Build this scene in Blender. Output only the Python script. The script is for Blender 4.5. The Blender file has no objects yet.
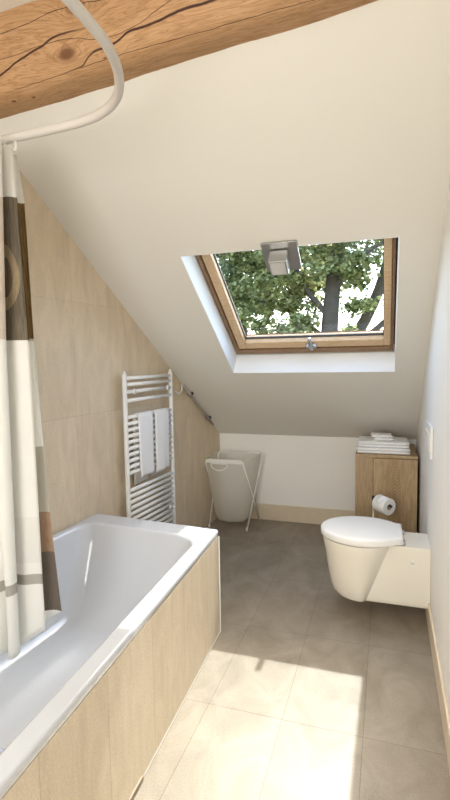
import bpy, bmesh, math, random
from mathutils import Vector, Matrix, noise

S = bpy.context.scene
COL = S.collection

# ------------------------------------------------------------------ camera
cam = bpy.data.cameras.new('camera')
camo = bpy.data.objects.new('camera', cam)
COL.objects.link(camo)
cam.sensor_fit = 'VERTICAL'
cam.sensor_height = 36.0
cam.lens = 488.165 / 800 * 36.0
cam.clip_start = 0.02
RX = (0.94931304, 0.3138698, -0.0170442)
RY = (-0.00965403, 0.08331112, 0.99647682)
RZ = (0.31418395, -0.94580389, 0.08211844)
camo.matrix_world = Matrix(((RX[0], RY[0], RZ[0], 0), (RX[1], RY[1], RZ[1], 0),
                            (RX[2], RY[2], RZ[2], 1.385), (0, 0, 0, 1)))
S.camera = camo

# ------------------------------------------------------------------ sky, sun, exposure
W = bpy.data.worlds.new('sky')
S.world = W
W.use_nodes = True
wn = W.node_tree.nodes
wl = W.node_tree.links
wn.clear()
wo = wn.new('ShaderNodeOutputWorld')
bg = wn.new('ShaderNodeBackground')
sky = wn.new('ShaderNodeTexSky')
sky.sky_type = 'NISHITA'
sky.sun_disc = False
sky.sun_elevation = math.radians(52.8)
sky.sun_rotation = math.radians(3)
sky.air_density = 1.0
sky.dust_density = 2.5
sky.ozone_density = 1.0
bg.inputs['Strength'].default_value = 0.75
wl.new(sky.outputs[0], bg.inputs[0])
wl.new(bg.outputs[0], wo.inputs[0])

sun = bpy.data.lights.new('sun', 'SUN')
sun.energy = 4.9
sun.angle = math.radians(0.6)
sun.color = (1.0, 0.985, 0.955)
suno = bpy.data.objects.new('sun', sun)
COL.objects.link(suno)
suno.location = (0.3, 8, 12)
suno.rotation_euler = Vector((-0.042, -0.757, -1.0)).to_track_quat('-Z', 'Y').to_euler()

fill = bpy.data.lights.new('overhead_fill_light', 'AREA')  # unseen overhead fill, added to brighten the room
fill.shape = 'DISK'
fill.size = 0.7
fill.energy = 6.0
fill.color = (1.0, 0.98, 0.95)
fillo = bpy.data.objects.new('overhead_fill_light', fill)
COL.objects.link(fillo)
fillo.location = (-0.45, -0.35, 2.55)
fillo.rotation_euler = (math.radians(25), 0, 0)

rear_fill = bpy.data.lights.new('rear_fill_light', 'AREA')      # fill light added behind the viewer to brighten the back wall
rear_fill.shape = 'RECTANGLE'
rear_fill.size = 1.1
rear_fill.size_y = 1.5
rear_fill.energy = 29.0
rear_fill.color = (1.0, 0.985, 0.96)
rear_fillo = bpy.data.objects.new('rear_fill_light', rear_fill)
COL.objects.link(rear_fillo)
rear_fillo.location = (-0.7, -1.44, 1.4)
rear_fillo.rotation_euler = (math.radians(90), 0, 0)

S.view_settings.view_transform = 'Standard'
S.view_settings.look = 'None'
S.view_settings.gamma = 1.0
S.view_settings.use_curve_mapping = False
S.view_settings.exposure = 0.8


# ------------------------------------------------------------------ helpers
def srgb(r, g, b):
    def c(v):
        v /= 255.0
        return v / 12.92 if v <= 0.04045 else ((v + 0.055) / 1.055) ** 2.4
    return (c(r), c(g), c(b), 1.0)


def mat(name, col, rough=0.5, metal=0.0, spec=0.5, coat=0.0, bump=0.0, bscale=40.0, var=0.0, vscale=6.0):
    m = bpy.data.materials.new(name)
    m.use_nodes = True
    nt = m.node_tree
    p = nt.nodes['Principled BSDF']
    p.inputs['Base Color'].default_value = col
    p.inputs['Roughness'].default_value = rough
    p.inputs['Metallic'].default_value = metal
    p.inputs['Specular IOR Level'].default_value = spec
    p.inputs['Coat Weight'].default_value = coat
    p.inputs['Coat Roughness'].default_value = 0.05
    tc = nt.nodes.new('ShaderNodeTexCoord')
    if var > 0:
        n = nt.nodes.new('ShaderNodeTexNoise')
        n.inputs['Scale'].default_value = vscale
        n.inputs['Detail'].default_value = 5
        nt.links.new(tc.outputs['Object'], n.inputs['Vector'])
        mx = nt.nodes.new('ShaderNodeMix')
        mx.data_type = 'RGBA'
        mx.inputs[6].default_value = tuple(min(1, c * (1 - var)) for c in col[:3]) + (1,)
        mx.inputs[7].default_value = tuple(min(1, c * (1 + var)) for c in col[:3]) + (1,)
        nt.links.new(n.outputs['Fac'], mx.inputs[0])
        nt.links.new(mx.outputs[2], p.inputs['Base Color'])
    if bump > 0:
        n2 = nt.nodes.new('ShaderNodeTexNoise')
        n2.inputs['Scale'].default_value = bscale
        n2.inputs['Detail'].default_value = 4
        nt.links.new(tc.outputs['Object'], n2.inputs['Vector'])
        b = nt.nodes.new('ShaderNodeBump')
        b.inputs['Strength'].default_value = bump
        b.inputs['Distance'].default_value = 0.01
        nt.links.new(n2.outputs['Fac'], b.inputs['Height'])
        nt.links.new(b.outputs['Normal'], p.inputs['Normal'])
    return m


def tile_mat(name, c1, c2, grout, w, h, ox, oy, rough=0.45, stretch=(14, 3), mott=0.5, spec=0.4):
    """stone tile of w x h on the UV map (in metres), joints passing through (ox, oy)"""
    m = bpy.data.materials.new(name)
    m.use_nodes = True
    nt = m.node_tree
    N, L = nt.nodes, nt.links
    p = N['Principled BSDF']
    p.inputs['Roughness'].default_value = rough
    p.inputs['Specular IOR Level'].default_value = spec
    uv = N.new('ShaderNodeUVMap')
    mp = N.new('ShaderNodeMapping')
    mp.inputs['Location'].default_value = (-ox + w * 40, -oy + h * 40, 0)
    L.new(uv.outputs[0], mp.inputs[0])
    br = N.new('ShaderNodeTexBrick')
    br.offset = 0.0
    br.squash = 1.0
    br.inputs['Scale'].default_value = 1.0
    br.inputs['Brick Width'].default_value = w
    br.inputs['Row Height'].default_value = h
    br.inputs['Mortar Size'].default_value = 0.0014
    br.inputs['Mortar Smooth'].default_value = 0.2
    br.inputs['Color1'].default_value = c1
    br.inputs['Color2'].default_value = c2
    br.inputs['Mortar'].default_value = grout
    L.new(mp.outputs[0], br.inputs['Vector'])
    m2 = N.new('ShaderNodeMapping')
    m2.inputs['Scale'].default_value = (stretch[0], stretch[1], 1)
    L.new(uv.outputs[0], m2.inputs[0])
    n = N.new('ShaderNodeTexNoise')
    n.inputs['Scale'].default_value = 1.0
    n.inputs['Detail'].default_value = 7
    n.inputs['Roughness'].default_value = 0.62
    n.inputs['Distortion'].default_value = 0.8
    L.new(m2.outputs[0], n.inputs['Vector'])
    n3 = N.new('ShaderNodeTexNoise')
    n3.inputs['Scale'].default_value = 160
    n3.inputs['Detail'].default_value = 3
    L.new(uv.outputs[0], n3.inputs['Vector'])
    cr = N.new('ShaderNodeValToRGB')
    cr.color_ramp.elements[0].position = 0.3
    cr.color_ramp.elements[0].color = (1 - mott * .35, 1 - mott * .38, 1 - mott * .42, 1)
    cr.color_ramp.elements[1].position = 0.72
    cr.color_ramp.elements[1].color = (1 + mott * .12, 1 + mott * .12, 1 + mott * .12, 1)
    L.new(n.outputs['Fac'], cr.inputs[0])
    mu = N.new('ShaderNodeMix')
    mu.data_type = 'RGBA'
    mu.blend_type = 'MULTIPLY'
    mu.inputs[0].default_value = 1.0
    L.new(br.outputs['Color'], mu.inputs[6])
    L.new(cr.outputs[0], mu.inputs[7])
    cr2 = N.new('ShaderNodeValToRGB')
    cr2.color_ramp.elements[0].position = 0.35
    cr2.color_ramp.elements[0].color = (.86, .86, .86, 1)
    cr2.color_ramp.elements[1].position = 0.65
    cr2.color_ramp.elements[1].color = (1.05, 1.05, 1.05, 1)
    L.new(n3.outputs['Fac'], cr2.inputs[0])
    mu2 = N.new('ShaderNodeMix')
    mu2.data_type = 'RGBA'
    mu2.blend_type = 'MULTIPLY'
    mu2.inputs[0].default_value = 0.8
    L.new(mu.outputs[2], mu2.inputs[6])
    L.new(cr2.outputs[0], mu2.inputs[7])
    L.new(mu2.outputs[2], p.inputs['Base Color'])
    b = N.new('ShaderNodeBump')
    b.inputs['Strength'].default_value = 0.5
    b.inputs['Distance'].default_value = 0.002
    b.invert = True
    L.new(br.outputs['Fac'], b.inputs['Height'])
    b2 = N.new('ShaderNodeBump')
    b2.inputs['Strength'].default_value = 0.12
    b2.inputs['Distance'].default_value = 0.004
    L.new(n.outputs['Fac'], b2.inputs['Height'])
    L.new(b.outputs['Normal'], b2.inputs['Normal'])
    L.new(b2.outputs['Normal'], p.inputs['Normal'])
    return m


def wood_mat(name, dark, mid, light, axis=(1, 14, 14), rough=0.5, rings=5.0):
    m = bpy.data.materials.new(name)
    m.use_nodes = True
    nt = m.node_tree
    N, L = nt.nodes, nt.links
    p = N['Principled BSDF']
    p.inputs['Roughness'].default_value = rough
    tc = N.new('ShaderNodeTexCoord')
    mp = N.new('ShaderNodeMapping')
    mp.inputs['Scale'].default_value = axis
    L.new(tc.outputs['Object'], mp.inputs[0])
    n = N.new('ShaderNodeTexNoise')
    n.inputs['Scale'].default_value = rings
    n.inputs['Detail'].default_value = 6
    n.inputs['Roughness'].default_value = 0.65
    n.inputs['Distortion'].default_value = 0.6
    L.new(mp.outputs[0], n.inputs['Vector'])
    cr = N.new('ShaderNodeValToRGB')
    e = cr.color_ramp.elements
    e[0].position = 0.28
    e[0].color = dark
    e[1].position = 0.72
    e[1].color = light
    k = e.new(0.5)
    k.color = mid
    L.new(n.outputs['Fac'], cr.inputs[0])
    L.new(cr.outputs[0], p.inputs['Base Color'])
    b = N.new('ShaderNodeBump')
    b.inputs['Strength'].default_value = 0.15
    b.inputs['Distance'].default_value = 0.004
    L.new(n.outputs['Fac'], b.inputs['Height'])
    L.new(b.outputs['Normal'], p.inputs['Normal'])
    return m


def wloc(o):
    v = Vector((0, 0, 0))
    while o is not None:
        v = v + o.location
        o = o.parent
    return v


def thing(name, loc, label=None, cat=None, group=None, kind=None):
    o = bpy.data.objects.new(name, None)
    o.empty_display_size = 0.05
    COL.objects.link(o)
    o.location = loc
    tag(o, label, cat, group, kind)
    return o


def tag(o, label=None, cat=None, group=None, kind=None):
    if label:
        o['label'] = label
    if cat:
        o['category'] = cat
    if group:
        o['group'] = group
    if kind:
        o['kind'] = kind
    return o


def obj(name, bm, m, parent=None, smooth=False, bevel=0.0, bseg=2, sub=0, loc=None, label=None, angle=35, solid=0.0):
    """bm is in world coordinates; links it as ONE mesh object"""
    base = wloc(parent) if parent else Vector(loc or (0, 0, 0))
    bmesh.ops.translate(bm, verts=bm.verts, vec=-base)
    bmesh.ops.recalc_face_normals(bm, faces=bm.faces)
    me = bpy.data.meshes.new(name)
    bm.to_mesh(me)
    bm.free()
    o = bpy.data.objects.new(name, me)
    COL.objects.link(o)
    for mm in (m if isinstance(m, (list, tuple)) else [m]):
        me.materials.append(mm)
    if parent:
        o.parent = parent
    else:
        o.location = base
    if smooth:
        for p in me.polygons:
            p.use_smooth = True
    if solid:
        md = o.modifiers.new('solid', 'SOLIDIFY')
        md.thickness = solid
    if bevel:
        md = o.modifiers.new('bevel', 'BEVEL')
        md.width = bevel
        md.segments = bseg
        md.limit_method = 'ANGLE'
        md.angle_limit = math.radians(angle)
        for p in me.polygons:
            p.use_smooth = True
        md2 = o.modifiers.new('wn', 'WEIGHTED_NORMAL')
        md2.keep_sharp = True
    if sub:
        md = o.modifiers.new('sub', 'SUBSURF')
        md.levels = sub
        md.render_levels = sub
    if label:
        o['label'] = label
    return o


def box(bm, x0, x1, y0, y1, z0, z1, f=None):
    cs = [(x, y, z) for z in (z0, z1) for y in (y0, y1) for x in (x0, x1)]
    vs = [bm.verts.new(f(*c) if f else c) for c in cs]
    for q in ((0, 1, 3, 2), (4, 5, 7, 6), (0, 1, 5, 4), (2, 3, 7, 6), (0, 2, 6, 4), (1, 3, 7, 5)):
        bm.faces.new([vs[i] for i in q])
    return vs


def prism(bm, pts, ext):
    """polygon of 3D points extruded by vector"""
    a = [bm.verts.new(p) for p in pts]
    b = [bm.verts.new(Vector(p) + Vector(ext)) for p in pts]
    n = len(pts)
    bm.faces.new(a)
    bm.faces.new(b[::-1])
    for i in range(n):
        bm.faces.new((a[i], a[(i + 1) % n], b[(i + 1) % n], b[i]))


def loft(bm, loops, cap0=True, cap1=True, closed=True):
    vs = [[bm.verts.new(p) for p in lp] for lp in loops]
    n = len(loops[0])
    for a, b in zip(vs, vs[1:]):
        for i in range(n if closed else n - 1):
            j = (i + 1) % n
            bm.faces.new((a[i], a[j], b[j], b[i]))
    if cap0:
        bm.faces.new(vs[0][::-1])
    if cap1:
        bm.faces.new(vs[-1])
    return vs


def tube(bm, pts, r, n=10, flat=1.0, caps=True):
    pts = [Vector(p) for p in pts]
    loops = []
    up = Vector((0, 0, 1))
    prev = None
    for i, p in enumerate(pts):
        t = (pts[min(i + 1, len(pts) - 1)] - pts[max(i - 1, 0)]).normalized()
        if prev is None:
            a = up if abs(t.dot(up)) < 0.95 else Vector((0, 1, 0))
            u = t.cross(a).normalized()
        else:
            u = (prev - t * prev.dot(t)).normalized()
        prev = u
        v = t.cross(u)
        rr = r[i] if isinstance(r, (list, tuple)) else r
        loops.append([p + u * rr * math.cos(2 * math.pi * k / n) + v * rr * flat * math.sin(2 * math.pi * k / n)
                      for k in range(n)])
    loft(bm, loops, caps, caps)


def crom(pts, k=6):
    pts = [Vector(p) for p in pts]
    out = []
    for i in range(len(pts) - 1):
        p0, p1, p2, p3 = pts[max(i - 1, 0)], pts[i], pts[i + 1], pts[min(i + 2, len(pts) - 1)]
        for j in range(k):
            t = j / k
            out.append(0.5 * ((2 * p1) + (p2 - p0) * t + (2 * p0 - 5 * p1 + 4 * p2 - p3) * t * t
                              + (3 * p1 - p0 - 3 * p2 + p3) * t ** 3))
    out.append(pts[-1])
    return out


def set_uv(o, fn):
    """fn(world point, normal) -> (u, v) in metres"""
    me = o.data
    uv = me.uv_layers.new(name='UVMap')
    base = wloc(o)
    for p in me.polygons:
        for li in p.loop_indices:
            w = me.vertices[me.loops[li].vertex_index].co + base
            uv.data[li].uv = fn(w, p.normal)


# ------------------------------------------------------------------ materials
M_plaster = mat('white_plaster', srgb(229, 225, 215), 0.85, spec=0.2, bump=0.05, bscale=120)
M_wallwhite = mat('white_wall_paint', srgb(243, 241, 236), 0.6, spec=0.3, bump=0.05, bscale=140)
M_reveal = mat('reveal_paint', srgb(242, 243, 242), 0.6, spec=0.3)
M_floor = tile_mat('floor_stone_tile', srgb(158, 148, 133), srgb(151, 140, 125), srgb(126, 115, 101), 0.3, 0.6, -0.07, 1.745,
                   0.42, (6, 4), 0.8)
M_walltile = tile_mat('wall_stone_tile', srgb(226, 209, 183), srgb(221, 203, 176), srgb(208, 189, 161), 0.3, 0.6, 0, 1.70,
                      0.5, (14, 4), 0.4)
M_panel = tile_mat('tub_panel_tile', srgb(233, 219, 196), srgb(228, 213, 189), srgb(204, 187, 161), 0.305, 0.8, 1.15, -0.1,
                   0.5, (18, 5), 0.35)
M_base = mat('beige_base_tile', srgb(218, 203, 178), 0.5, var=0.08, vscale=14)
M_baseR = mat('cream_base_tile', srgb(224, 208, 184), 0.45, var=0.05, vscale=14)
M_enamel = mat('white_enamel', srgb(206, 210, 217), 0.08, spec=0.6, coat=0.4)
M_ceramic = mat('white_ceramic', srgb(240, 235, 222), 0.1, spec=0.6, coat=0.3)
M_lid = mat('white_lid_plastic', srgb(244, 243, 240), 0.16, spec=0.5)
M_radiator = mat('white_radiator_enamel', srgb(240, 240, 238), 0.3)
M_whiteplastic = mat('white_plastic', srgb(236, 234, 228), 0.35)
M_railwhite = mat('white_rail', srgb(206, 201, 194), 0.35)
M_steel = mat('brushed_steel', srgb(176, 176, 174), 0.35, metal=0.85)
M_polegrey = mat('pole_grey', srgb(168, 162, 154), .4)
M_chrome = mat('chrome', srgb(210, 210, 212), 0.12, metal=1.0)
M_dark = mat('dark_rubber', srgb(52, 48, 44), 0.6)
M_towel = mat('white_terry', srgb(240, 240, 240), 0.95, spec=0.1, bump=0.12, bscale=300)
M_paper = mat('toilet_paper', srgb(242, 241, 238), 0.95, spec=0.05, bump=0.2, bscale=300)
M_card = mat('cardboard_core', srgb(176, 150, 118), 0.9)
M_sash = wood_mat('sash_pine', srgb(184, 148, 108), srgb(208, 176, 136), srgb(222, 194, 156), (4, 30, 30), 0.4)
M_frame = wood_mat('frame_wood', srgb(108, 80, 54), srgb(134, 104, 74), srgb(152, 122, 90), (4, 30, 30), 0.4)
M_gasket = mat('black_gasket', srgb(40, 36, 32), 0.6)
M_oak = wood_mat('oak_side', srgb(148, 122, 88), srgb(172, 146, 110), srgb(188, 162, 126), (22, 22, 2.0), 0.5)
M_trunk = mat('bark', srgb(98, 86, 74), 0.95, bump=0.8, bscale=14, var=0.35, vscale=8)
M_roof = mat('roof_lining', srgb(120, 84, 66), 0.9)


def door_wood():
    m = wood_mat('oak_door_figured', srgb(150, 122, 86), srgb(178, 150, 112), srgb(194, 168, 130), (18, 18, 2), 0.45)
    N, L = m.node_tree.nodes, m.node_tree.links
    p = N['Principled BSDF']
    tc = [n for n in N if n.type == 'TEX_COORD'][0]
    wv = N.new('ShaderNodeTexWave')        # cathedral figure: arcs stacked up the middle of the door
    wv.wave_type = 'BANDS'
    wv.bands_direction = 'Z'
    wv.inputs['Scale'].default_value = 15
    wv.inputs['Distortion'].default_value = 0.0
    sx = N.new('ShaderNodeSeparateXYZ')
    L.new(tc.outputs['Object'], sx.inputs[0])
    def mth(op, a, b=None):
        n = N.new('ShaderNodeMath')
        n.operation = op
        for i, v in enumerate((a, b)):
            if v is None:
                continue
            if isinstance(v, (int, float)):
                n.inputs[i].default_value = v
            else:
                L.new(v, n.inputs[i])
        return n.outputs[0]
    dx = mth('SUBTRACT', sx.outputs[0], 0.06)
    ab = mth('ABSOLUTE', dx)
    zz = mth('ADD', sx.outputs[2], mth('MULTIPLY', ab, 0.8))
    ns = N.new('ShaderNodeTexNoise')
    ns.inputs['Scale'].default_value = 9
    L.new(tc.outputs['Object'], ns.inputs['Vector'])
    zz = mth('ADD', zz, mth('MULTIPLY', ns.outputs['Fac'], 0.05))
    cb = N.new('ShaderNodeCombineXYZ')
    L.new(zz, cb.inputs[2])
    L.new(cb.outputs[0], wv.inputs['Vector'])
    msk = mth('MULTIPLY', mth('SUBTRACT', 1.0, mth('MINIMUM', mth('MULTIPLY', ab, 12.0), 1.0)), 0.6)
    src = p.inputs['Base Color'].links[0].from_socket
    mx = N.new('ShaderNodeMix')
    mx.data_type = 'RGBA'
    mx.blend_type = 'MULTIPLY'
    L.new(mth('MULTIPLY', wv.outputs['Fac'], msk), mx.inputs[0])
    L.new(src, mx.inputs[6])
    mx.inputs[7].default_value = srgb(176, 150, 118)
    L.new(mx.outputs[2], p.inputs['Base Color'])
    return m


M_oakdoor = door_wood()

# glass: thin clear pane that mirrors a little at grazing angles
M_glass = bpy.data.materials.new('window_glass')
M_glass.use_nodes = True
_n = M_glass.node_tree.nodes
_l = M_glass.node_tree.links
_n.clear()
_o = _n.new('ShaderNodeOutputMaterial')
_m = _n.new('ShaderNodeMixShader')
_t = _n.new('ShaderNodeBsdfTransparent')
_t.inputs[0].default_value = (0.84, 0.87, 0.86, 1)
_g = _n.new('ShaderNodeBsdfGlossy')
_g.inputs['Roughness'].default_value = 0.01
_f = _n.new('ShaderNodeLayerWeight')
_p = _n.new('ShaderNodeMath')
_p.operation = 'POWER'
_p.inputs[1].default_value = 5.0
_q = _n.new('ShaderNodeMath')
_q.operation = 'MULTIPLY_ADD'
_q.inputs[1].default_value = 0.92
_q.inputs[2].default_value = 0.035
_l.new(_f.outputs['Facing'], _p.inputs[0])
_l.new(_p.outputs[0], _q.inputs[0])
_l.new(_q.outputs[0], _m.inputs[0])
_l.new(_t.outputs[0], _m.inputs[1])
_l.new(_g.outputs[0], _m.inputs[2])
_l.new(_m.outputs[0], _o.inputs[0])


def see_through(name, col, opacity, transl=0.4):
    m = bpy.data.materials.new(name)
    m.use_nodes = True
    N, L = m.node_tree.nodes, m.node_tree.links
    N.clear()
    o = N.new('ShaderNodeOutputMaterial')
    d = N.new('ShaderNodeBsdfDiffuse')
    d.inputs[0].default_value = col
    t = N.new('ShaderNodeBsdfTranslucent')
    t.inputs[0].default_value = col
    a = N.new('ShaderNodeMixShader')
    a.inputs[0].default_value = transl
    L.new(d.outputs[0], a.inputs[1])
    L.new(t.outputs[0], a.inputs[2])
    tr = N.new('ShaderNodeBsdfTransparent')
    b = N.new('ShaderNodeMixShader')
    b.inputs[0].default_value = opacity
    L.new(tr.outputs[0], b.inputs[1])
    L.new(a.outputs[0], b.inputs[2])
    L.new(b.outputs[0], o.inputs[0])
    return m


M_mesh = see_through('white_net_fabric', srgb(250, 248, 240), 0.45, 0.4)

# ------------------------------------------------------------------ the room
XR = 0.223            # right wall
YB = 4.03             # knee wall
SK = 0.0886           # the left wall runs out of square
TAN = 0.705
SL = math.atan(TAN)
cS, sS = math.cos(SL), math.sin(SL)
YN = -1.5             # wall behind the viewer
ZC = 2.672            # flat ceiling


def lw(y, off=0.0):
    """point of the left wall at depth y, off metres into the room"""
    return -1.394 - SK * (YB - y) + off * math.hypot(1, SK)


def zc(y):
    return 0.741 + TAN * (YB - y)


def RC(u, v, w):
    """roof coordinates: u along x, v up the slope from the knee wall, w outwards"""
    return Vector((u, YB - v * cS + w * sS, 0.741 + v * sS + w * cS))


# floor
bm = bmesh.new()
prism(bm, [(lw(YN) - .1, YN - .1, 0), (XR + .1, YN - .1, 0), (XR + .1, YB + .1, 0), (lw(YB) - .1, YB + .1, 0)], (0, 0, -.12))
o = tag(obj('floor', bm, M_floor), kind='structure')
set_uv(o, lambda p, n: (p.x, p.y))

# left wall (tiled) follows the roof slope
ytop = 1.605           # the slope ends against the beam, the flat ceiling starts above it
bm = bmesh.new()
dirv = Vector((-SK, -1, 0)).normalized()
prof = [(YN - .1, -.1), (YB + .15, -.1), (YB + .15, zc(YB + .15) + .2), (1.95, zc(1.95) + .22), (1.95, ZC + .15), (YN - .1, ZC + .15)]
prism(bm, [(lw(y), y, z) for y, z in prof], Vector((-0.15, 0.0133, 0)))
o = tag(obj('wall_left', bm, M_walltile), kind='structure')
set_uv(o, lambda p, n: ((p.y - 2.19) * math.hypot(1, SK), p.z))

# right wall
bm = bmesh.new()
prism(bm, [(XR, y, z) for y, z in prof], (0.15, 0, 0))
tag(obj('wall_right', bm, M_wallwhite), kind='structure')

# knee wall under the slope
bm = bmesh.new()
box(bm, lw(YB) - .1, XR + .1, YB, YB + .14, -.1, 0.741 + .1)
tag(obj('wall_back', bm, M_wallwhite), kind='structure')

# wall behind the viewer
bm = bmesh.new()
box(bm, lw(YN) - .1, XR + .1, YN - .14, YN, -.1, ZC + .2)
tag(obj('wall_front', bm, M_wallwhite), kind='structure')

added_win = thing('added_window', (-.7, YN, 1.55), kind='structure')  # unseen window frame, made up to go with the rear fill light
bm = bmesh.new()
for b in ((-1.32, -1.26, .58, 2.22), (-.14, -.08, .58, 2.22), (-1.26, -.14, .58, .64), (-1.26, -.14, 2.16, 2.22), (-.715, -.685, .64, 2.16)):
    box(bm, b[0], b[1], YN - .01, YN + .05, b[2], b[3])
obj('frame', bm, M_reveal, added_win)

# sloping ceiling with the deep opening of the roof window, then the flat ceiling over the viewer
HU0, HU1, HV0, HV1 = -1.016, 0.05, 0.953, 2.043
TH = 0.22
vtop = (YB - ytop) / cS
bm = bmesh.new()
for (u0, u1, v0, v1) in ((-1.95, HU0, -.2, vtop), (HU1, XR + .12, -.2, vtop), (HU0, HU1, -.2, HV0), (HU0, HU1, HV1, vtop)):
    box(bm, u0, u1, v0, v1, 0, TH, RC)
box(bm, -1.98, XR + .12, YN - .1, 1.93, ZC, ZC + .15)
box(bm, -1.95, XR + .12, 1.72, 1.95, 2.505, ZC + .149)
tag(obj('ceiling', bm, M_plaster), kind='structure')

# thin white lining boards of the opening
bm = bmesh.new()
e = 0.004
box(bm, HU0, HU0 + e, HV0, HV1, .001, .15, RC)
box(bm, HU1 - e, HU1, HV0, HV1, .001, .15, RC)
box(bm, HU0 + e, HU1 - e, HV0, HV0 + e, .001, .15, RC)
box(bm, HU0 + e, HU1 - e, HV1 - e, HV1, .001, .15, RC)
tag(obj('trim_1', bm, M_reveal), label='white lining of the deep roof window opening', kind='structure')

# base tiles
bm = bmesh.new()
box(bm, lw(YB) + .005, XR - .012, YB - .012, YB, 0, 0.138)
tag(obj('baseboard_back', bm, M_base, bevel=.002), kind='structure')
bm = bmesh.new()
box(bm, XR - .012, XR, YN, YB, 0, 0.12)
tag(obj('baseboard_right', bm, M_baseR, bevel=.003), kind='structure')

# ------------------------------------------------------------------ roof window
win = thing('window_1', RC(-.485, HV0 + .05, .15), 'square wooden roof window in the sloping ceiling', None, kind='structure')
FU0, FU1, FV0, FV1 = HU0 + .005, HU1 - .012, .968, 2.12


def ring(bm, a, b, w0, w1):
    (u0, u1, v0, v1), (p0, p1, q0, q1) = a, b
    box(bm, u0, p0, v0, v1, w0, w1, RC)
    box(bm, p1, u1, v0, v1, w0, w1, RC)
    box(bm, p0, p1, v0, q0, w0, w1, RC)
    box(bm, p0, p1, q1, v1, w0, w1, RC)


bm = bmesh.new()
ring(bm, (FU0, FU1, FV0, FV1), (FU0 + .026, FU1 - .014, FV0 + .045, FV1 - .02), .15, .235)
obj('frame', bm, M_frame, win, bevel=.003)
bm = bmesh.new()
ring(bm, (FU0 + .030, FU1 - .016, FV0 + .05, FV1 - .024), (-.925, -.02, 1.085, 2.08), .158, .225)
sash = obj('sash', bm, M_sash, win, bevel=.006)
bm = bmesh.new()
ring(bm, (-.927, -.018, 1.083, 2.082), (-.920, -.024, 1.090, 2.076), .192, .206)
obj('gasket', bm, M_gasket, sash)
bm = bmesh.new()
box(bm, -.924, -.021, 1.087, 2.079, .198, .202, RC)
obj('pane', bm, M_glass, win)
# handle at the foot of the sash
h = RC(-.473, 1.03, .15)
hd = thing('handle', (0, 0, 0))
hd.parent = win
hd.location = h - wloc(win)
bm = bmesh.new()
box(bm, -.508, -.438, 1.040, 1.068, .132, .160, RC)
obj('handle_base', bm, M_steel, hd, bevel=.006)
bm = bmesh.new()
tube(bm, [RC(-.473, 1.035, .132), RC(-.473, 1.06, .120), RC(-.473, 1.11, .116), RC(-.473, 1.165, .120)], [.013, .016, .014, .012], 10, .7)
obj('lever', bm, M_steel, hd, smooth=True)
# outer roof flashing round the window
bm = bmesh.new()
ring(bm, (FU0 - .06, FU1 + .06, FV0 - .06, FV1 + .06), (-.938, -.008, 1.07, FV1 - .03), .226, .245)
obj('flashing', bm, M_roof, win)

# square spotlight clamped at the upper edge of the opening
sp = thing('spotlight', RC(-.497, 2.04, -.01), 'grey square metal spotlight hanging at the upper edge of the roof window', 'spotlight')
bm = bmesh.new()
box(bm, -.580, -.405, 1.905, 2.085, -.016, -.004, RC)
obj('base_plate', bm, M_steel, sp, bevel=.002)
bm = bmesh.new()
box(bm, -.540, -.453, 1.957, 2.046, -.098, -.022, RC)
hdp = obj('lamp_head', bm, M_steel, sp, bevel=.003)
bm = bmesh.new()
box(bm, -.532, -.461, 1.965, 2.038, -.1005, -.0975, RC)
obj('lens', bm, mat('frosted_lens', srgb(196, 194, 190), .4), hdp)
bm = bmesh.new()
tube(bm, [RC(-.497, 2.0, -.0165), RC(-.497, 2.0, -.0215)], .03, 14)
obj('swivel', bm, M_steel, sp, smooth=True)


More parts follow.
